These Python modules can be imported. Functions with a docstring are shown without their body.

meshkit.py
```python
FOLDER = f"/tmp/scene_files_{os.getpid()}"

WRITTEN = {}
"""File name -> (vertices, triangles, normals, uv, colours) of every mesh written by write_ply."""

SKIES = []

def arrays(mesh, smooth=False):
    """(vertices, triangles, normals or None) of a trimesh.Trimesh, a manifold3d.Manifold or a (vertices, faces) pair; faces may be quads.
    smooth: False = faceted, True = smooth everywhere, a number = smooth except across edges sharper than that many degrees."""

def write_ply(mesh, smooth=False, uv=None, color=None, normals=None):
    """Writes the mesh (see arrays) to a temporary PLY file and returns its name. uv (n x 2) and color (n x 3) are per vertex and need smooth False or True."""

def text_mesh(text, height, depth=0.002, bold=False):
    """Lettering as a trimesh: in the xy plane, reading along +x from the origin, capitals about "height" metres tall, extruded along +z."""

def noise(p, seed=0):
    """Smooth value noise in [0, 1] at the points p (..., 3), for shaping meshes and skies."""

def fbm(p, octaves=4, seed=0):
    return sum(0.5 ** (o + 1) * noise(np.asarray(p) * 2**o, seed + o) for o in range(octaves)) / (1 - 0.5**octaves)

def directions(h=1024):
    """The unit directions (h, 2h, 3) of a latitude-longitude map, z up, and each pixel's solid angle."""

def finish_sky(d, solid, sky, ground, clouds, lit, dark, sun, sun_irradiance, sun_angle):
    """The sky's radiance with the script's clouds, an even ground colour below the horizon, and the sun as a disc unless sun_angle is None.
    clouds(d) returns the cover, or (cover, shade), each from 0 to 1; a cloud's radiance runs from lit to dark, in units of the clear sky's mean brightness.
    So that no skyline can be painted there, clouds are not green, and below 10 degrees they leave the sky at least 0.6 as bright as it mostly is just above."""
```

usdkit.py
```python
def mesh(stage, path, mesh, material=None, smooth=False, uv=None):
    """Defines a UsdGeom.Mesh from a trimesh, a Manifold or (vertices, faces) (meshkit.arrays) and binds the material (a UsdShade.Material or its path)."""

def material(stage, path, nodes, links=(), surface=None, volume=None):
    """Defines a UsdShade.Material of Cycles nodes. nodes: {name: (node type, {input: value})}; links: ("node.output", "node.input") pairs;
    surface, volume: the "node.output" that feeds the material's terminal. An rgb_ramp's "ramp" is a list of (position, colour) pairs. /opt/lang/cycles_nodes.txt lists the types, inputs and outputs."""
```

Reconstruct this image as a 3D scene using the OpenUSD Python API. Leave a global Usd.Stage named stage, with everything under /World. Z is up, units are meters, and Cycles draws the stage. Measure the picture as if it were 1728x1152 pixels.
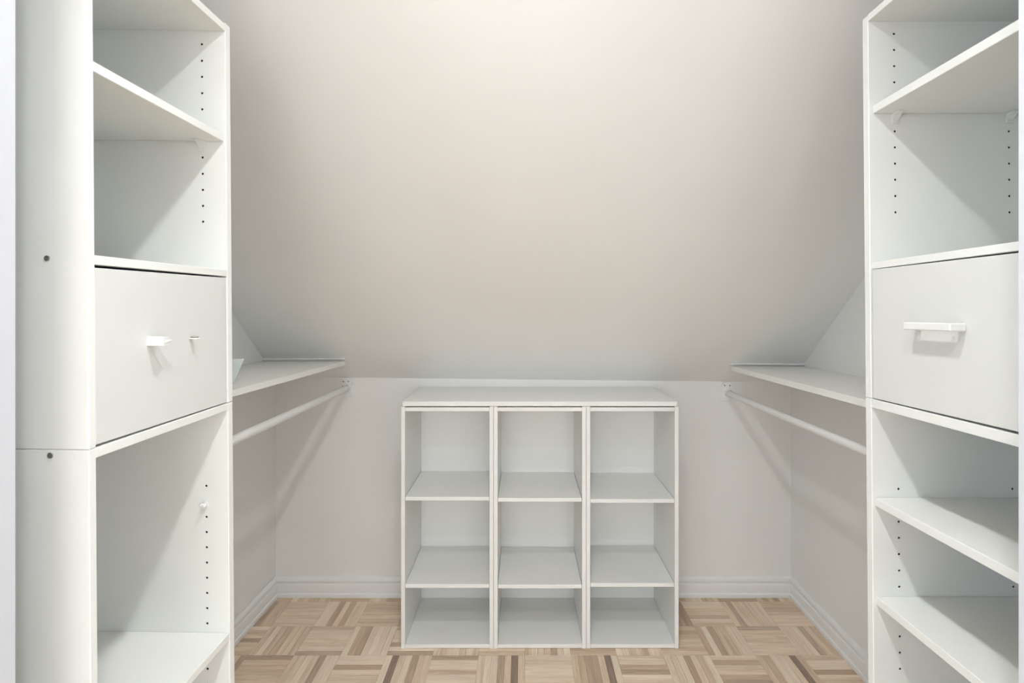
import math, random
import numpy as np, trimesh, manifold3d as m3, usdkit
from manifold3d import Manifold, CrossSection
from pxr import Usd, UsdGeom, UsdLux, UsdShade, Gf, Sdf

random.seed(7)
stage = Usd.Stage.CreateInMemory()
UsdGeom.SetStageUpAxis(stage, 'Z'); UsdGeom.SetStageMetersPerUnit(stage, 1.0)
UsdGeom.Xform.Define(stage, '/World'); UsdGeom.Scope.Define(stage, '/World/Looks')

# ------------------------------------------------------------------ camera, lights, exposure
EYE = 1.304
cam = UsdGeom.Camera.Define(stage, '/World/camera')
cam.AddTranslateOp().Set(Gf.Vec3d(0, 0, EYE)); cam.AddRotateXOp().Set(90.0)
cam.CreateHorizontalApertureAttr(36.0); cam.CreateVerticalApertureAttr(24.0)
cam.CreateFocalLengthAttr(850 / 1728 * 36.0)
cam.CreateHorizontalApertureOffsetAttr(-19 / 1728 * 36.0)
cam.CreateVerticalApertureOffsetAttr(-57 / 1728 * 36.0)
cam.CreateFStopAttr(7.0); cam.CreateFocusDistanceAttr(1.5)
cam.CreateClippingRangeAttr(Gf.Vec2f(0.02, 100))
EXPOSURE = -0.02
cam.CreateExposureAttr(EXPOSURE)

BULB_POWER = (345.0, 410.0)            # emission strength of the two ceiling globes
BULB_COLOR = (0.965, 1.0, 1.0)
sky = UsdLux.DomeLight.Define(stage, '/World/sky')
sky.CreateColorAttr(Gf.Vec3f(0.80, 0.90, 1.0)); sky.CreateIntensityAttr(0.15)
# bedroom rear window, then two unseen side windows added to fill the closet sides: (name, centre, width, height, turn about z, colour, intensity)
DAY = (('daylight_rear', (-0.10, -4.52, 1.425), 2.6, 1.36, 0.0, (0.945, 1.0, 1.06), 6.0),
       ('daylight_left', (-1.78, -1.15, 1.40), 2.1, 1.40, -90.0, (0.91, 1.0, 1.10), 3.2),
       ('daylight_right', (1.78, -1.15, 1.40), 2.1, 1.40, 90.0, (0.95, 1.0, 1.045), 2.4))
for name, at, w, h, turn, col, power in DAY:
    day = UsdLux.RectLight.Define(stage, '/World/' + name)
    day.CreateWidthAttr(w); day.CreateHeightAttr(h); day.CreateColorAttr(Gf.Vec3f(*col)); day.CreateIntensityAttr(power)
    day.AddTranslateOp().Set(Gf.Vec3d(*at)); day.AddRotateZOp().Set(turn); day.AddRotateXOp().Set(90.0)

# ------------------------------------------------------------------ helpers
counts = {}
def path_for(name, parent=None):
    base = (parent.GetPath().pathString if parent is not None else '/World') + '/' + name
    n = counts.get(base, 0); counts[base] = n + 1
    return base if n == 0 else '%s_%03d' % (base, n)

def thing(name, base, label=None, cat=None, group=None, kind=None):
    x = UsdGeom.Xform.Define(stage, path_for(name)); x.AddTranslateOp().Set(Gf.Vec3d(*base))
    p = x.GetPrim(); p.SetCustomDataByKey('_base', Gf.Vec3d(*base))
    ORIGIN[p.GetPath().pathString] = np.array(base, float); p.ClearCustomDataByKey('_base')
    tag(p, label, cat, group, kind); return p
ORIGIN = {}
def tag(p, label=None, cat=None, group=None, kind=None):
    for k, v in (('label', label), ('category', cat), ('group', group), ('kind', kind)):
        if v: p.SetCustomDataByKey(k, v)
    return p

def V(mesh):
    if hasattr(mesh, 'to_mesh'):
        m = mesh.to_mesh(); return np.array(m.vert_properties[:, :3], float), np.array(m.tri_verts)
    if isinstance(mesh, tuple): return np.array(mesh[0], float), np.array(mesh[1])
    return np.array(mesh.vertices, float), np.array(mesh.faces)

def obj(name, mesh, mat, parent=None, warp=None, smooth=False, label=None, cat=None, group=None, kind=None):
    v, f = V(mesh)
    if warp is not None: v = warp(v)
    if parent is not None:
        top = '/'.join(parent.GetPath().pathString.split('/')[:3])
        o = ORIGIN[top] if top in ORIGIN else np.zeros(3)
        v = v - o
    p = usdkit.mesh(stage, path_for(name, parent), (v, f), M[mat], smooth=smooth).GetPrim()
    return tag(p, label, cat, group, kind)

def box(x0, x1, y0, y1, z0, z1, c=0.0008):
    c = min(c, (x1 - x0) / 3, (y1 - y0) / 3, (z1 - z0) / 3)
    if c <= 0: return Manifold.cube((x1 - x0, y1 - y0, z1 - z0)).translate((x0, y0, z0))
    P = []
    for sx in (0, 1):
        for sy in (0, 1):
            for sz in (0, 1):
                X, Y, Z = (x0, x1)[sx], (y0, y1)[sy], (z0, z1)[sz]
                dx, dy, dz = (c, -c)[sx], (c, -c)[sy], (c, -c)[sz]
                P += [(X, Y + dy, Z + dz), (X + dx, Y, Z + dz), (X + dx, Y + dy, Z)]
    return Manifold.hull_points(np.array(P))

def cyl(p0, p1, r, r1=None, n=24):
    p0, p1 = np.array(p0, float), np.array(p1, float); d = p1 - p0; L = np.linalg.norm(d)
    c = Manifold.cylinder(L, r, r if r1 is None else r1, n)
    T = trimesh.geometry.align_vectors([0, 0, 1], d / L); T[:3, 3] = p0
    return c.transform(T[:3, :4])

def union(*ms): return Manifold.batch_boolean(list(ms), m3.OpType.Add)

def prism(poly, axis, a0, a1):
    """extrude a 2-D polygon along an axis; axis 'x': poly is (y,z), 'y': poly is (x,z), 'z': poly is (x,y)"""
    poly = np.array(poly, float)
    if np.sum(poly[:, 0] * np.roll(poly[:, 1], -1) - np.roll(poly[:, 0], -1) * poly[:, 1]) < 0: poly = poly[::-1]
    e = Manifold.extrude(CrossSection([poly]), a1 - a0)
    v, f = V(e); u, w, h = v[:, 0], v[:, 1], v[:, 2] + a0
    if axis == 'x': q = np.stack([h, u, w], 1)
    elif axis == 'z': q = np.stack([u, w, h], 1)
    else: q = np.stack([u, h, w], 1); f = f[:, ::-1]
    return (q, f)

# ------------------------------------------------------------------ materials
M = {}
def melamine(name, color, rough=0.42, spec=0.4):
    M[name] = usdkit.material(stage, '/World/Looks/' + name, {
        'tc': ('geometry', {}), 'n': ('noise_texture', {'scale': 9.0, 'detail': 3.0}),
        'r': ('rgb_ramp', {'ramp': [(0.3, tuple(c * 0.985 for c in color)), (0.7, color)]}),
        'p': ('principled_bsdf', {'roughness': rough, 'specular_ior_level': spec})},
        [('tc.position', 'n.vector'), ('n.fac', 'r.fac'), ('r.color', 'p.base_color')], surface='p.BSDF')
melamine('white_melamine', (0.905, 0.903, 0.875))
melamine('tower_melamine', (0.815, 0.818, 0.785))
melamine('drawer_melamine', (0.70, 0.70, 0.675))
melamine('white_edge', (0.89, 0.89, 0.86), 0.5, 0.3)
melamine('white_plastic', (0.79, 0.79, 0.765), 0.3, 0.5)
melamine('white_enamel', (0.84, 0.84, 0.82), 0.32, 0.5)
melamine('trim_paint', (0.91, 0.91, 0.90), 0.4, 0.4)
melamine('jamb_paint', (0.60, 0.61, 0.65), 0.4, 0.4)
melamine('shelf_paint', (0.915, 0.915, 0.87), 0.5, 0.3)
melamine('paper', (0.80, 0.84, 0.82), 0.7, 0.2)
def wall_paint(name, color):
    M[name] = usdkit.material(stage, '/World/Looks/' + name, {
        'tc': ('geometry', {}), 'n': ('noise_texture', {'scale': 3.0, 'detail': 4.0}),
        'r': ('rgb_ramp', {'ramp': [(0.3, tuple(c * 0.98 for c in color)), (0.7, color)]}),
        'n2': ('noise_texture', {'scale': 140.0, 'detail': 3.0}), 'b': ('bump', {'strength': 0.12, 'distance': 0.002}),
        'p': ('principled_bsdf', {'roughness': 0.7, 'specular_ior_level': 0.25})},
        [('tc.position', 'n.vector'), ('tc.position', 'n2.vector'), ('n.fac', 'r.fac'), ('r.color', 'p.base_color'),
         ('n2.fac', 'b.height'), ('b.normal', 'p.normal')], surface='p.BSDF')
wall_paint('wall_paint', (0.912, 0.905, 0.882))
wall_paint('ceiling_paint', (0.915, 0.91, 0.895))
wall_paint('outer_paint', (0.90, 0.90, 0.895))
def wood(name, light, dark, stretch, lo=0.0):
    # stretch: scale of the grain coordinates; each finger draws its own offset and tone
    M[name] = usdkit.material(stage, '/World/Looks/' + name, {
        'g': ('geometry', {}), 'o': ('object_info', {}),
        'off': ('vector_math', {'math_type': 'scale', 'scale': 37.0}), 'cx': ('combine_xyz', {}),
        'ad': ('vector_math', {'math_type': 'add'}), 'mp': ('mapping', {'scale': stretch}),
        'n': ('noise_texture', {'scale': 1.0, 'detail': 5.0, 'roughness': 0.62, 'distortion': 0.6}),
        'n3': ('noise_texture', {'scale': 0.35, 'detail': 2.0, 'roughness': 0.5}),
        'r': ('rgb_ramp', {'ramp': [(0.25, dark), (0.42, tuple(0.45 * a + 0.55 * b for a, b in zip(dark, light))), (0.56, light), (0.8, tuple(min(1, c * 1.06) for c in light))]}),
        'tone': ('rgb_ramp', {'ramp': [(0.0, (0.66, 0.60, 0.55)), (0.12, (0.80, 0.75, 0.70)), (0.3, (0.93, 0.90, 0.87)), (0.65, (1.0, 1.0, 1.0)), (1.0, (1.10, 1.11, 1.12))]}),
        'mr': ('map_range', {'to_min': lo, 'to_max': 1.0}),
        'mix': ('mix', {'mix_type': 'multiply', 'fac': 1.0}),
        'b': ('bump', {'strength': 0.15, 'distance': 0.0006}),
        'p': ('principled_bsdf', {'roughness': 0.5, 'specular_ior_level': 0.35})},
        [('o.random', 'cx.x'), ('o.random', 'cx.y'), ('o.random', 'cx.z'), ('cx.vector', 'off.vector1'),
         ('g.position', 'ad.vector1'), ('off.vector', 'ad.vector2'), ('ad.vector', 'mp.vector'),
         ('mp.vector', 'n.vector'), ('n.fac', 'r.fac'), ('o.random', 'mr.value'), ('mr.result', 'tone.fac'),
         ('r.color', 'mix.color1'), ('tone.color', 'mix.color2'), ('mix.color', 'p.base_color'),
         ('n.fac', 'b.height'), ('b.normal', 'p.normal')], surface='p.BSDF')
LIGHT, DARK = (0.86, 0.695, 0.535), (0.66, 0.485, 0.345)
wood('oak_across', LIGHT, DARK, (7, 90, 60))
wood('oak_along', LIGHT, DARK, (90, 7, 60))
wood('oak_pale_across', (0.90, 0.755, 0.60), (0.76, 0.60, 0.455), (7, 90, 60), 0.5)
wood('oak_pale_along', (0.90, 0.755, 0.60), (0.76, 0.60, 0.455), (90, 7, 60), 0.5)
for way, sc in (('along', (110, 9, 60)), ('across', (9, 110, 60))):
    wood('oak_dark_' + way, (0.36, 0.265, 0.205), (0.235, 0.165, 0.125), sc, 0.5)
    wood('oak_brown_' + way, (0.60, 0.455, 0.335), (0.42, 0.295, 0.205), sc, 0.4)
def plain(name, color, rough=0.6, metal=0.0):
    M[name] = usdkit.material(stage, '/World/Looks/' + name, {'n': ('noise_texture', {'scale': 60.0}), 'g': ('geometry', {}),
        'r': ('rgb_ramp', {'ramp': [(0.3, tuple(c * 0.9 for c in color)), (0.7, color)]}),
        'p': ('principled_bsdf', {'roughness': rough, 'metallic': metal})},
        [('g.position', 'n.vector'), ('n.fac', 'r.fac'), ('r.color', 'p.base_color')], surface='p.BSDF')
plain('joint_filler', (0.26, 0.18, 0.125), 0.9)
plain('peg_hole_wood', (0.075, 0.045, 0.03), 0.95)
plain('screw_metal', (0.52, 0.50, 0.45), 0.38, 1.0)
plain('brass_base', (0.8, 0.8, 0.8), 0.4, 0.0)
for i, b in enumerate(BULB_POWER):
    M['globe_%d' % i] = usdkit.material(stage, '/World/Looks/globe_%d' % i, {'e': ('emission', {'color': BULB_COLOR, 'strength': b})}, surface='e.emission')

# ------------------------------------------------------------------ the setting
WALL_Y = 2.28
RY = 4.6                                       # how far the bedroom reaches back behind the camera
def room(v):        # the room is a touch out of square
    v = v.copy(); v[:, 0] -= 0.016 * np.clip(WALL_Y - v[:, 1], 0, 3.0) * np.clip((v[:, 1] - 0.2) / 0.2, 0, 1); return v
XL, XR, CEIL = -1.120, 1.213, 2.35
SL = 0.883
def knee(x): return 0.9795 - 0.0102 * x
def slope_z(x, y): return knee(x) + SL * (WALL_Y - y)
def struct(name, mesh, mat, **k): return obj(name, mesh, mat, kind='structure', **k)
T = 0.10
struct('wall_left', trimesh.creation.box(bounds=[[XL - T, 0.55, 0], [XL, WALL_Y + T, CEIL]]), 'wall_paint', warp=room)
struct('wall_right', trimesh.creation.box(bounds=[[XR, 0.55, 0], [XR + T, WALL_Y + T, CEIL]]), 'wall_paint', warp=room)
def kneewall():
    x0, x1 = XL - 0.02, XR + 0.02
    return prism([(x0, 0), (x1, 0), (x1, knee(x1) + 0.02), (x0, knee(x0) + 0.02)], 'y', WALL_Y, WALL_Y + T)
struct('wall_back', kneewall(), 'wall_paint')
def slope_slab():
    P = []
    for x in (XL - 0.03, XR + 0.06):
        yt = WALL_Y - (CEIL - knee(x)) / SL
        P += [(x, WALL_Y + 0.02, slope_z(x, WALL_Y + 0.02)), (x, yt, CEIL), (x, WALL_Y + 0.12, slope_z(x, WALL_Y + 0.02)), (x, yt + 0.12, CEIL + .02)]
    return Manifold.hull_points(np.array(P))
struct('wall_slope', slope_slab(), 'wall_paint')
DOWNLIGHTS = ((0.0, 0.50), (0.0, -0.10))
slab = Manifold.cube((3.8, RY + 0.9, 0.08)).translate((-1.9, -RY, CEIL))
for lx, ly in DOWNLIGHTS: slab = slab - cyl((lx, ly, CEIL - .1), (lx, ly, CEIL + .2), 0.082, n=40)
struct('ceiling', slab, 'ceiling_paint')

# the doorway the camera looks through: two stubs of wall, full height, and the bedroom behind
def stub(x0, x1):
    v, f = V(box(x0, x1, 0.47, 0.60, 0, CEIL, 0.005)); return (v, f)
struct('door_1', stub(-1.30, -0.600), 'jamb_paint')
struct('door_2', stub(0.5852, 1.40), 'jamb_paint')
def side_wall(x0, x1):
    return Manifold.cube((x1 - x0, RY + .6, CEIL)).translate((x0, -RY, 0)) - Manifold.cube((1, 2.2, 1.5)).translate((x0 - .4, -2.25, .65))
def side_frame(x0, x1):  # frames of the unseen side windows, added to carry the fill lights
    return Manifold.cube((x1 - x0, 2.2, 1.5)).translate((x0, -2.25, .65)) - Manifold.cube((1, 2.1, 1.4)).translate((x0 - .4, -2.2, .70))
struct('wall_left_001', side_wall(-1.9, -1.8), 'outer_paint'); struct('window_2', side_frame(-1.88, -1.81), 'trim_paint')
struct('wall_right_001', side_wall(1.8, 1.9), 'outer_paint'); struct('window_3', side_frame(1.81, 1.88), 'trim_paint')
struct('wall_front_left', trimesh.creation.box(bounds=[[-1.8, 0.47, 0], [-1.31, 0.60, CEIL]]), 'outer_paint')
struct('wall_front_right', trimesh.creation.box(bounds=[[1.41, 0.47, 0], [1.8, 0.60, CEIL]]), 'outer_paint')
WX0, WX1, WZ0, WZ1 = -1.45, 1.25, 0.70, 2.15
rear = Manifold.cube((3.6, 0.1, CEIL)).translate((-1.8, -RY, 0)) - Manifold.cube((WX1 - WX0, 0.3, WZ1 - WZ0)).translate((WX0, -RY - .1, WZ0))
struct('wall_rear', rear, 'outer_paint')
fr = Manifold.cube((WX1 - WX0, 0.05, WZ1 - WZ0)).translate((WX0, -RY + .01, WZ0)) - Manifold.cube((WX1 - WX0 - .08, 0.2, WZ1 - WZ0 - .08)).translate((WX0 + .04, -RY - .05, WZ0 + .04))
struct('window_1', fr, 'trim_paint')

# skirting: a shoe, a flat, a cove and a top bead
PROF = [(0, 0), (0.0165, 0), (0.0175, 0.004), (0.0175, 0.015), (0.015, 0.0195), (0.0115, 0.0205), (0.0125, 0.030), (0.0122, 0.049),
        (0.0105, 0.0545), (0.0065, 0.0565), (0.0055, 0.062), (0.007, 0.066), (0.0105, 0.0685), (0.0115, 0.074), (0.0105, 0.082), (0.006, 0.090), (0.0, 0.0915)]
struct('baseboard_back', prism([(WALL_Y - d, z) for d, z in PROF], 'x', XL, XR), 'trim_paint', smooth=25)
struct('baseboard_left', prism([(XL + d, z) for d, z in PROF], 'y', 0.60, WALL_Y), 'trim_paint', warp=room, smooth=25)
struct('baseboard_right', prism([(XR - d, z) for d, z in PROF], 'y', 0.60, WALL_Y), 'trim_paint', warp=room, smooth=25)

# ------------------------------------------------------------------ the mosaic parquet floor
TILE = 0.1731; X0, Y0 = 0.0055, 1.8905; NF = 7
floor = thing('floor', (0, 0, 0), kind='structure', label='tan oak mosaic parquet floor laid in a basket weave', cat='floor')
obj('subfloor', trimesh.creation.box(bounds=[[-1.85, -4.7, -0.05], [1.85, 2.30, -0.0022]]), 'joint_filler', floor)
W7 = TILE / NF
FORCED = {(-3, 0, 1): 'd', (-3, 0, 4): 'm', (-3, 0, 5): 'n', (-1, 0, 5): 'd', (-1, 0, 3): 'm', (-1, 0, 1): 'p', (-1, 0, 2): 'p', (1, 0, 5): 'd', (1, 0, 3): 'm', (1, 0, 2): 'm', (5, 0, 5): 'd',
          (-5, 0, 4): 'm', (-5, 1, 5): 'p', (-5, 1, 4): 'p', (4, 0, 1): 'm', (4, 0, 0): 'm', (5, 1, 6): 'm', (-2, 0, 5): 'p', (0, 0, 4): 'p', (0, 0, 3): 'p', (-4, 0, 6): 'p', (-4, 0, 5): 'p',
          (-2, 1, 6): 'n', (-3, 1, 0): 'm', (-5, 1, 0): 'm', (-6, 0, 6): 'm', (2, 2, 1): 'p', (5, 2, 1): 'm', (1, 2, 6): 'd', (-6, 2, 1): 'p'}
individual, rest = [], {'oak_across': [], 'oak_along': []}
rng = random.Random(11)
for row in range(-38, 4):
    for k in range(-11, 11):
        horiz = (k + row) % 2 == 0
        for i in range(NF):
            ax0, ay0 = X0 + k * TILE, Y0 + row * TILE - 0.0 - TILE * 0 
            # row 0 is the tile row in front of Y0
            ay0 = Y0 + (row - 1) * TILE
            g = 0.00008 + rng.random() * 0.00022 + (0.0005 if rng.random() < 0.07 else 0)
            dz = rng.uniform(-0.0004, 0.0)
            if horiz: b = [ax0 + g, ax0 + TILE - g, ay0 + i * W7 + g, ay0 + (i + 1) * W7 - g]
            else: b = [ax0 + i * W7 + g, ax0 + (i + 1) * W7 - g, ay0 + g, ay0 + TILE - g]
            b[3] = min(b[3], WALL_Y + 0.005); b[0] = max(b[0], -1.8); b[1] = min(b[1], 1.8)
            if b[3] - b[2] < 0.003 or b[1] - b[0] < 0.003 or b[2] < -4.55: continue
            cx, cy = (b[0] + b[1]) / 2, (b[2] + b[3]) / 2
            tone = FORCED.get((k, row, i))
            r = rng.random()
            if tone is None: tone = 'm' if r < 0.06 else ('p' if r > 0.80 else 'n')
            inside = b[0] < XR and b[1] > XL
            px = 883 + cx * 850 / max(cy, .01); seen = inside and b[3] > 1.745 and 370 < px < 1500 and not (b[2] > 1.95 and b[0] > -0.462 and b[1] < 0.59)
            mesh = box(b[0], b[1], b[2], b[3], -0.009, dz, 0.0004)
            d = '_across' if horiz else '_along'
            mat = {'d': 'oak_dark', 'm': 'oak_brown', 'p': 'oak_pale'}.get(tone, 'oak') + d
            if seen: individual.append((cy, mesh, mat))
            else: rest['oak' + d].append(V(trimesh.creation.box(bounds=[[b[0], b[2], -0.009], [b[1], b[3], dz]])))
individual.sort(key=lambda t: t[0])
for cy, mesh, mat in individual[:300]: obj('parquet_finger', mesh, mat, floor)
for cy, mesh, mat in individual[300:]: rest['oak' + mat[mat.rindex('_'):]].append(V(mesh))
for mat, parts in rest.items():
    v = np.concatenate([p[0] for p in parts]); off = np.cumsum([0] + [len(p[0]) for p in parts[:-1]])
    obj('parquet_field', (v, np.concatenate([p[1] + o for p, o in zip(parts, off)])), mat, floor, kind='stuff')

# ------------------------------------------------------------------ ceiling lights (above and behind the frame)
for i, (lx, ly) in enumerate(DOWNLIGHTS):
    t = thing('ceiling_light', (lx, ly, CEIL), ('round recessed downlight in the closet ceiling, nearest the sloping wall', 'round recessed downlight in the ceiling just outside the closet opening')[i], 'ceiling light')
    ring = cyl((lx, ly, CEIL - .006), (lx, ly, CEIL + .0005), 0.10, 0.095, 40) - cyl((lx, ly, CEIL - .1), (lx, ly, CEIL + .1), 0.078, n=40)
    can = cyl((lx, ly, CEIL - .004), (lx, ly, CEIL + .062), 0.0815, n=40) - cyl((lx, ly, CEIL - .1), (lx, ly, CEIL + .059), 0.078, n=40)
    obj('trim_ring', ring, 'white_enamel', t, smooth=30)
    obj('can', can, 'white_enamel', t, smooth=30)
    obj('lamp_disc', cyl((lx, ly, CEIL + .046), (lx, ly, CEIL + .056), 0.056, n=40), 'globe_%d' % i, t)

# ------------------------------------------------------------------ storage towers
NO, NI, FI, FO = 0.6757, 0.6871, 0.9937, 1.0103      # near panel outer/inner, far panel inner/outer (y)
PX = 850 / FI
def zf(py): return EYE - (py - 519) / PX              # heights read on the far panel's inner face
DEPTH = 0.32

class Tower:
    """side +1: stands on the left and opens to +x; side -1: stands on the right and opens to -x"""
    def __init__(self, front, s, lean, rise, tilt): self.f, self.s, self.lean, self.rise, self.tilt = front, s, lean, rise, tilt
    def warp(self, v):
        v = v.copy(); k = np.clip(v[:, 2] / 0.3, 0, 1)
        x = v[:, 0].copy()
        v[:, 0] -= self.lean * (v[:, 2] - EYE)
        v[:, 2] += k * (self.rise * (v[:, 1] - FI) - self.tilt * (x - self.f))
        return v
    def X(self, d): return self.f - self.s * d         # d: distance in from the front
    def bx(self, d0, d1, y0, y1, z0, z1, c=0.0008):
        a, b = sorted((self.X(d0), self.X(d1))); return box(a, b, y0, y1, z0, z1, c)
    def holes(self, panel, zs, ds, far=True):
        """drills shelf-peg holes into a panel and returns (panel, lining)"""
        cut, line = [], []
        for z in zs:
            for d in ds:
                x = self.X(d); y = FI if far else NI; n = 1 if far else -1
                cut.append(cyl((x, y - n * .002, z), (x, y + n * .009, z), 0.0024, n=14))
                line.append(cyl((x, y + n * .0012, z), (x, y + n * .0085, z), 0.00275, n=14) - cyl((x, y - n * .001, z), (x, y + n * .0075, z), 0.0021, n=14))
        p = panel - Manifold.batch_boolean(cut, m3.OpType.Add) if cut else panel
        return p, (Manifold.compose(line) if line else None)

def screw(t, x, y, z, parent, r=0.0042):
    """countersunk cross-head screw in the near panel, facing -y"""
    head = cyl((x, y - 0.0012, z), (x, y + 0.002, z), r * 0.9, r, 24)
    for a in (35, 125):
        c = Manifold.cube((r * 1.25, 0.002, r * 0.26), True).rotate((0, a, 0)).translate((x, y - 0.0012, z)); head = head - c
    return obj('screw', head, 'screw_metal', parent, warp=t.warp, label='steel cross-head screw')

def shelf_pin(t, d, z, parent, back=False):
    """white plastic gusset under an adjustable shelf on the far panel"""
    x = t.X(d); w = 0.0062
    prof = [(FI, z), (FI - 0.019, z), (FI - 0.019, z - 0.0022), (FI - 0.011, z - 0.004), (FI - 0.0045, z - 0.009), (FI, z - 0.018)]
    a = prism(prof, 'x', x - w, x + w)
    flange = box(x - w, x + w, FI - 0.0025, FI, z - 0.019, z, 0.0006)
    obj('shelf_pin', union(Manifold(m3.Mesh(np.array(a[0], np.float32), np.array(a[1], np.uint32))), flange), 'white_plastic', parent, warp=t.warp, label='white plastic shelf pin')

def front_plate(t, d0, d1, yn, yf, zn0, zn1, zf0, zf1):
    """drawer front: a plate whose top and bottom run slightly out of parallel"""
    a, b = sorted((t.X(d0), t.X(d1))); c = 0.0009; P = []
    for x, ex in ((a, 1), (b, -1)):
        for y, ey, z0, z1 in ((yn, 1, zn0, zn1), (yf, -1, zf0, zf1)):
            for z, ez in ((z0, 1), (z1, -1)):
                P += [(x, y + ey * c, z + ez * c), (x + ex * c, y, z + ez * c), (x + ex * c, y + ey * c, z)]
    return Manifold.hull_points(np.array(P))

# ---- left tower
L = Tower(-0.584, +1, 0.0072, 0.0094, 0.012)
HD = (0.0467, 0.272)
zj = 1.1158                                    # joint between the two stacked units
up = thing('storage_tower', (-0.744, 0.843, 0), 'upper half of left tower, white shelves above a drawer with snapped-off handle', 'storage cabinet')
pan = L.bx(0, DEPTH, FI, FO, zj + .0006, 1.8665, 0.0012)
ys = [75, 102.8, 130, 157.5, 184.7, 266, 293.6, 320.7, 347.6, 374.3]
pan, lin = L.holes(pan, [zf(y) for y in ys], HD)
obj('side_panel', pan, 'tower_melamine', up, warp=L.warp); obj('peg_holes', lin, 'peg_hole_wood', up, warp=L.warp, kind='stuff', label='rows of dark drilled peg holes')
obj('side_panel', L.bx(0, DEPTH, NO, NI, zj + .0006, 1.8665, 0.0007), 'tower_melamine', up, warp=L.warp)
obj('back_panel', L.bx(DEPTH - .006, DEPTH - .001, NI, FI, zj + .001, 1.8665, 0), 'tower_melamine', up, warp=L.warp)
obj('top_panel', L.bx(0, DEPTH - .006, NI, FI, 1.8487, 1.8632), 'tower_melamine', up, warp=L.warp)
obj('shelf', L.bx(0.004, DEPTH - .008, NI + .0005, FI - .0008, 1.6313, 1.6455), 'tower_melamine', up, warp=L.warp, label='adjustable white shelf resting on pins')
obj('shelf', L.bx(0.0, DEPTH - .006, NI, FI, 1.3655, 1.3785), 'tower_melamine', up, warp=L.warp, label='fixed white shelf over the drawer')
for d in HD: shelf_pin(L, d, 1.6311, up)
screw(L, -0.638 - 0.0, NO, 1.3725, up)
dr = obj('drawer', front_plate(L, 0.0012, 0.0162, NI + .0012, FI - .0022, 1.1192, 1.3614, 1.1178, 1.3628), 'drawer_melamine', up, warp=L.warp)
db = Manifold.compose([L.bx(.0165, .29, NI + .014, NI + .026, 1.122, 1.30, 0), L.bx(.0165, .29, FI - .026, FI - .014, 1.122, 1.30, 0), L.bx(.0165, .29, NI + .027, FI - .027, 1.122, 1.127, 0)])
obj('drawer_box', db, 'tower_melamine', dr, warp=L.warp)
# broken handle: near post with a splintered stub of the bar, and the far screw left bare
hz = 1.2540
def pt(*a): return np.array(a, float)
post = Manifold.hull_points(np.array([(L.X(.0012), y, hz + z) for y in (.7830, .7935) for z in (-.0072, .0072)] + [(L.X(-.0245), y, hz + z) for y in (.7835, .7930) for z in (-.0066, .0066)]))
def prong(z0, z1, y1, tip_d, tip_z, root=.792):
    return Manifold.hull_points(np.array([(L.X(-d), root, hz + z) for d in (.0165, .0243) for z in (z0, z1)] + [(L.X(-tip_d), y1, hz + tip_z), (L.X(-tip_d + .0025), y1 - .001, hz + tip_z + .0012)]))
sp1 = prong(.0032, .0066, .7985, .0205, .0052)
sp2 = prong(-.0066, -.0035, .7965, .0225, -.0062)
sp3 = union(prong(-.0030, .0026, .8045, .0238, .0008), Manifold.hull_points(np.array([(L.X(-.0242), .7850, hz + .0030), (L.X(-.0242), .7850, hz - .0028), (L.X(-.0256), .7900, hz + .0022), (L.X(-.0285), .7960, hz + .0008), (L.X(-.0270), .7945, hz - .0014), (L.X(-.0235), .7930, hz - .0026), (L.X(-.0235), .7930, hz + .0024)])))
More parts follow.
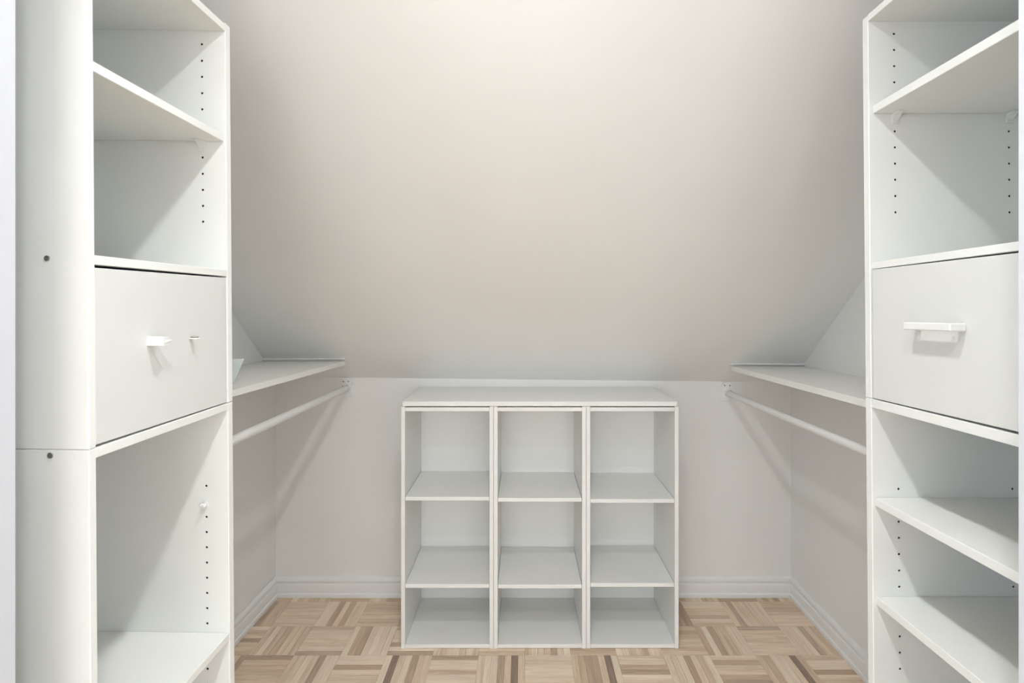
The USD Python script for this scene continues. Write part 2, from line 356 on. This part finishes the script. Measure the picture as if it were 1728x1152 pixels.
obj('handle', union(post, sp1, sp2, sp3), 'white_plastic', dr, warp=L.warp, label='snapped-off stub of a white plastic handle')
obj('handle_screw', cyl((L.X(.001), .8855, 1.2536), (L.X(-.0125), .8855, 1.2536), .0014, n=14), 'screw_metal', dr, warp=L.warp, smooth=30, label='bare screw left by the broken handle')
rem = L.bx(-.0135, .0012, .8805, .8895, 1.2500, 1.2518, .0005)
obj('handle_remnant', rem, 'white_plastic', dr, warp=L.warp, label='thin sliver of broken handle')

lo = thing('storage_tower', (-0.744, 0.843, 0), 'lower half of left tower, open white unit below the broken-handled drawer', 'storage cabinet')
pan = L.bx(0, DEPTH, FI, FO, 0, zj, 0.0012)
ys = [820, 872.4, 898, 923.7, 949.4, 975.1, 1000.7, 1026.4, 1052.1, 1128.6, 1154.3, 1180, 1205.7]
pan, lin = L.holes(pan, [zf(y) for y in ys], (0.0440, 0.272))
obj('side_panel', pan, 'tower_melamine', lo, warp=L.warp); obj('peg_holes', lin, 'peg_hole_wood', lo, warp=L.warp, kind='stuff', label='rows of dark drilled peg holes')
obj('side_panel', L.bx(0, DEPTH, NO, NI, 0, zj, 0.0007), 'tower_melamine', lo, warp=L.warp)
obj('back_panel', L.bx(DEPTH - .006, DEPTH - .001, NI, FI, 0.001, zj - .001, 0), 'tower_melamine', lo, warp=L.warp)
obj('top_panel', L.bx(0, DEPTH - .006, NI, FI, 1.1020, zj), 'tower_melamine', lo, warp=L.warp)
obj('shelf', L.bx(0.0, DEPTH - .008, NI, FI - .0004, 0.6492, 0.6634), 'tower_melamine', lo, warp=L.warp)
obj('bottom_panel', L.bx(0.0, DEPTH - .006, NI, FI, 0.070, 0.085), 'tower_melamine', lo, warp=L.warp)
obj('toe_kick', L.bx(0.02, 0.035, NI, FI, 0.0, 0.069), 'tower_melamine', lo, warp=L.warp)
x, z = L.X(0.0455), zf(851.5)
peg = union(cyl((x, FI + .002, z), (x, FI - .010, z), .0026, n=16), cyl((x, FI, z), (x, FI - .0022, z), .0052, n=20), box(x - .0055, x + .0048, FI - .0125, FI - .0035, z - .0012, z + .0042, .0008))
obj('shelf_pin', peg, 'white_plastic', lo, warp=L.warp, smooth=30, label='lone white plastic shelf pin in its hole')
screw(L, -0.6355, NO, 1.1085, lo)

# ---- right tower
R = Tower(0.6848, -1, 0.0088, -0.0106, 0.0)
HR = (0.0515, 0.2765); zj = 1.1245
up = thing('storage_tower', (0.845, 0.843, 0), 'upper half of right tower, white shelves above a drawer with white bar handle', 'storage cabinet')
pan = R.bx(0, DEPTH, FI, FO, zj + .0006, 1.8815, 0.0012)
ys = [57, 84, 111.4, 138.7, 221.4, 248.5, 275.8, 303, 330.6, 358]
pan, lin = R.holes(pan, [zf(y) for y in ys], HR)
obj('side_panel', pan, 'tower_melamine', up, warp=R.warp); obj('peg_holes', lin, 'peg_hole_wood', up, warp=R.warp, kind='stuff', label='rows of dark drilled peg holes')
obj('side_panel', R.bx(0, DEPTH, NO, NI, zj + .0006, 1.8815, 0.0007), 'tower_melamine', up, warp=R.warp)
obj('back_panel', R.bx(DEPTH - .006, DEPTH - .001, NI, FI, zj + .001, 1.8815, 0), 'tower_melamine', up, warp=R.warp)
obj('top_panel', R.bx(0, DEPTH - .006, NI, FI, 1.8686, 1.8826), 'tower_melamine', up, warp=R.warp)
obj('shelf', R.bx(0.008, DEPTH - .008, NI + .0005, FI - .0008, 1.6866, 1.7025), 'tower_melamine', up, warp=R.warp, label='adjustable white shelf resting on pins')
obj('shelf', R.bx(0.003, DEPTH - .006, NI, FI, 1.3800, 1.3930), 'tower_melamine', up, warp=R.warp, label='fixed white shelf over the drawer')
for d in HR: shelf_pin(R, d, 1.6864, up)
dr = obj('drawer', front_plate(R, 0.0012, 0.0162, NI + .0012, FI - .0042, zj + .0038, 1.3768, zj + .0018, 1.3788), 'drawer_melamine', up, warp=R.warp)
db = Manifold.compose([R.bx(.0165, .29, NI + .014, NI + .026, 1.130, 1.31, 0), R.bx(.0165, .29, FI - .026, FI - .014, 1.130, 1.31, 0), R.bx(.0165, .29, NI + .027, FI - .027, 1.130, 1.135, 0)])
obj('drawer_box', db, 'tower_melamine', dr, warp=R.warp)
hz, hh = 1.2712, .0066
def rbar(d0, d1, y0, y1): a, b = sorted((R.X(d0), R.X(d1))); return box(a, b, y0, y1, hz - hh, hz + hh, .0018)
obj('handle', union(rbar(-.0252, -.0165, .7795, .8760), rbar(-.0252, .0015, .7795, .7895), rbar(-.0252, .0015, .8660, .8760)), 'white_plastic', dr, warp=R.warp, label='white plastic bar handle')

lo = thing('storage_tower', (0.845, 0.843, 0), 'lower half of right tower, open white shelves below the bar-handled drawer', 'storage cabinet')
pan = R.bx(0, DEPTH, FI, FO, 0, zj, 0.0012)
ys = [824.7, 880, 907.3, 934.8, 962.5, 989.8, 1073.7, 1101, 1128.4, 1155.8, 1183.2]
pan, lin = R.holes(pan, [zf(y) for y in ys], (0.0525, 0.2775))
obj('side_panel', pan, 'tower_melamine', lo, warp=R.warp); obj('peg_holes', lin, 'peg_hole_wood', lo, warp=R.warp, kind='stuff', label='rows of dark drilled peg holes')
obj('side_panel', R.bx(0, DEPTH, NO, NI, 0, zj, 0.0007), 'tower_melamine', lo, warp=R.warp)
obj('back_panel', R.bx(DEPTH - .006, DEPTH - .001, NI, FI, 0.001, zj - .001, 0), 'tower_melamine', lo, warp=R.warp)
obj('top_panel', R.bx(0, DEPTH - .006, NI, FI, 1.1075, zj), 'tower_melamine', lo, warp=R.warp)
obj('shelf', R.bx(0.005, DEPTH - .008, NI + .0005, FI - .0006, 0.9138, 0.9298), 'tower_melamine', lo, warp=R.warp)
obj('shelf', R.bx(0.006, DEPTH - .008, NI + .0005, FI - .0006, 0.7189, 0.7349), 'tower_melamine', lo, warp=R.warp)
obj('shelf', R.bx(0.006, DEPTH - .008, NI + .0005, FI - .0006, 0.38, 0.396), 'tower_melamine', lo, warp=R.warp)
obj('bottom_panel', R.bx(0.0, DEPTH - .006, NI, FI, 0.070, 0.085), 'tower_melamine', lo, warp=R.warp)
obj('toe_kick', R.bx(0.02, 0.035, NI, FI, 0.0, 0.069), 'tower_melamine', lo, warp=R.warp)

# ------------------------------------------------------------------ hanging shelves above the rods
def wall_x(side, y): return (XL if side < 0 else XR) - 0.016 * (WALL_Y - y)
def hanging_shelf(side, xf, z_a, z_b, t, label):
    """xf: front edge; z_a top height at the tower (y=FO), z_b at the slope end"""
    y0 = FO + 0.001
    yb = WALL_Y - (z_b - knee(xf)) / SL - 0.008
    def top(y): return z_a + (z_b - z_a) * (y - y0) / (yb - y0)
    P = []
    for y in (y0, yb):
        xw = wall_x(side, y) - side * 0.0015 ; c = .0015
        z = top(y)
        for x, e in ((xf, side), (xw, -side)):
            P += [(x, y, z - c), (x + e * c, y, z), (x, y, z - t + c), (x + e * c, y, z - t)]
    th = thing('wall_shelf', ((xf + wall_x(side, 1.6)) / 2, 1.6, z_b - t), label, 'wall shelf')
    obj('board', Manifold.hull_points(np.array(P)), 'shelf_paint', th)
    # thin bead of moulding where the sloping wall meets the shelf, with a dark gap left below it
    ys_ = WALL_Y - (z_b + .006 - knee(xf)) / SL
    a, b = sorted((xf - side * 0.001, wall_x(side, yb)))
    Q = []
    for x in (a, b):
        ye = WALL_Y - (z_b + .006 - knee(x)) / SL
        rise = 0.0025 * (1 if (x == a) == (side < 0) else 0)
        Q += [(x, ye + .004, z_b + .006), (x, ye - .009, z_b + .0055 - rise), (x, ye - .013, z_b + .0095 - rise), (x, ye - .012, z_b + .0125), (x, ye - .004, z_b + .0145)]
    obj('rear_bead', Manifold.hull_points(np.array(Q)), 'trim_paint', th)
    return th
hanging_shelf(-1, -0.769, 1.0905, 1.0735, 0.0185, 'white painted shelf board on the left wall, between the sloping wall and the left tower')
hanging_shelf(+1, 0.898, 1.0660, 1.0517, 0.0205, 'white painted shelf board on the right wall, between the sloping wall and the right tower')

# pale card standing on the left shelf just behind the tower
def card():
    y = 1.474; pts = [(-0.823, 1.1535), (-0.8445, 1.0863), (-0.93, 1.0850), (-0.95, 1.1510)]
    out = []
    v, f = V(prism(pts, 'y', y, y + .0015))
    m = trimesh.Trimesh(v, f); m = m.subdivide().subdivide()
    v = np.array(m.vertices); v[:, 1] += 0.012 * ((v[:, 2] - 1.085) / .07) + 0.01 * np.sin((v[:, 0] + .82) * 18)
    return (v, np.array(m.faces))
obj('paper_card', card(), 'paper', label='small pale card with a slanted edge standing on the left wall shelf beside the tower', cat='card')

# ------------------------------------------------------------------ hanging rods
def rod(x, z, r, fl, bk, screws, label):
    t = thing('hanging_rod', (x, 1.64, z), label, 'clothes rod')
    obj('rod', cyl((x, FO + .001, z), (x, WALL_Y - .006, z), r, n=40), 'white_enamel', t, smooth=35)
    # wall end: square backing plate, round-topped flange and a cup
    y = WALL_Y
    x0, x1, z0, z1 = bk
    obj('backing_plate', box(x0, x1, y - .006, y + .002, z0, z1, .0012), 'trim_paint', t)
    x0, x1, z0, z1 = fl; w = (x1 - x0) / 2; xc = (x0 + x1) / 2
    pts = [(xc + w * math.cos(a), z1 - w + w * math.sin(a)) for a in np.linspace(0, math.pi, 16)] + [(xc - w * .9, z0 + .004), (xc - w * .7, z0), (xc + w * .7, z0), (xc + w * .9, z0 + .004)]
    obj('flange', prism(pts, 'y', y - .011, y - .005), 'trim_paint', t)
    cup = cyl((x, y - .028, z), (x, y - .005, z), r + .003, n=32) - cyl((x, y - .04, z), (x, y - .010, z), r + .0006, n=32)
    obj('rod_cup', cup, 'white_enamel', t, smooth=30)
    for sx, sz in screws:
        obj('screw', cyl((sx, y - .0135, sz), (sx, y - .010, sz), .0030, .0042, n=14), 'screw_metal', t, label='steel screw head')
    c2 = cyl((x, FO + .0005, z), (x, FO + .018, z), r + .003, n=32) - cyl((x, FO + .004, z), (x, FO + .05, z), r + .0006, n=32)
    obj('rod_cup', union(c2, cyl((x, FO + .0005, z), (x, FO + .004, z), r + .012, n=32)), 'white_enamel', t, smooth=30)
s = 850 / (WALL_Y - .011)
def wx(px): return (px - 883) / s
def wz(py): return EYE - (py - 519) / s
rod(-0.792, 0.9425, .0135, (wx(577), wx(593), wz(666), wz(637)), (wx(579.5), wx(595), wz(669.6), wz(648)), [(wx(579.6), wz(643.7)), (wx(588), wz(643.5)), (wx(578.6), wz(652))],
    'white round closet rod under the left wall shelf, screwed to the low back wall')
rod(0.9224, 0.9185, .0125, (wx(1217.5), wx(1238.5), wz(672), wz(644.5)), (wx(1215), wx(1232), wz(677), wz(653)), [(wx(1222.9), wz(650)), (wx(1231.7), wz(650.2)), (wx(1233.3), wz(659.6))],
    'white round closet rod under the right wall shelf, screwed to the low back wall')

# ------------------------------------------------------------------ the three cube organizers under the slope
CF, CB, CH = 1.9274, 2.2420, 0.9262
def organizer(x0, x1, z_s1, z_s2, label):
    t_ = .0152; xc = (x0 + x1) / 2
    t = thing('cube_organizer', (xc, (CF + CB) / 2, 0), label, 'cube organizer', 'white cube organizers in a row')
    for xa, inner in ((x0, 1), (x1 - t_, -1)):
        p = box(xa, xa + t_, CF, CB, 0.0, CH, .0008)
        xi = xa + t_ if inner > 0 else xa
        cut, line = [], []
        for zc in (0.835, 0.40):
            for j in range(-4, 5):
                for y in (CF + .037, CB - .045):
                    z = zc + j * 0.032 * .75
                    if min(abs(z - z_s1), abs(z - z_s2)) < .025 or z > .895: continue
                    cut.append(cyl((xi + inner * .002, y, z), (xi - inner * .008, y, z), .0019, n=10))
                    line.append(cyl((xi - inner * .0012, y, z), (xi - inner * .0078, y, z), .0021, n=10) - cyl((xi + inner * .001, y, z), (xi - inner * .007, y, z), .0015, n=10))
        obj('side_panel', p - Manifold.batch_boolean(cut, m3.OpType.Add), 'white_melamine', t)
        obj('peg_holes', Manifold.compose(line), 'peg_hole_wood', t, kind='stuff', label='rows of tiny peg holes')
    a, b = x0 + t_ + .0003, x1 - t_ - .0003
    obj('top_panel', box(a, b, CF + .0005, CB - .004, CH - .0185, CH - .0035, .0008), 'white_melamine', t)
    obj('bottom_panel', box(a, b, CF + .0005, CB - .004, .0012, .0160, .0008), 'white_melamine', t)
    for z in (z_s1, z_s2):
        obj('shelf', box(a + .0008, b - .0008, CF + .003, CB - .006, z - .0148, z, .0008), 'white_melamine', t)
    obj('back_panel', box(x0 + .002, x1 - .002, CB - .004, CB, .004, CH - .002, 0), 'white_melamine', t)
organizer(-0.4680, -0.1141, .5796, .2450, 'leftmost of the three white cube organizers standing in a row against the low back wall')
organizer(-0.1131, 0.2403, .5750, .2432, 'middle of the three white cube organizers standing in a row against the low back wall')
organizer(0.2413, 0.5950, .5710, .2490, 'rightmost of the three white cube organizers standing in a row against the low back wall')
obj('top_board', box(-0.4625, 0.5892, 1.9235, 2.274, CH + .0012, .9460, .0015), 'white_melamine',
    label='long white board laid across the tops of the three cube organizers', cat='board')
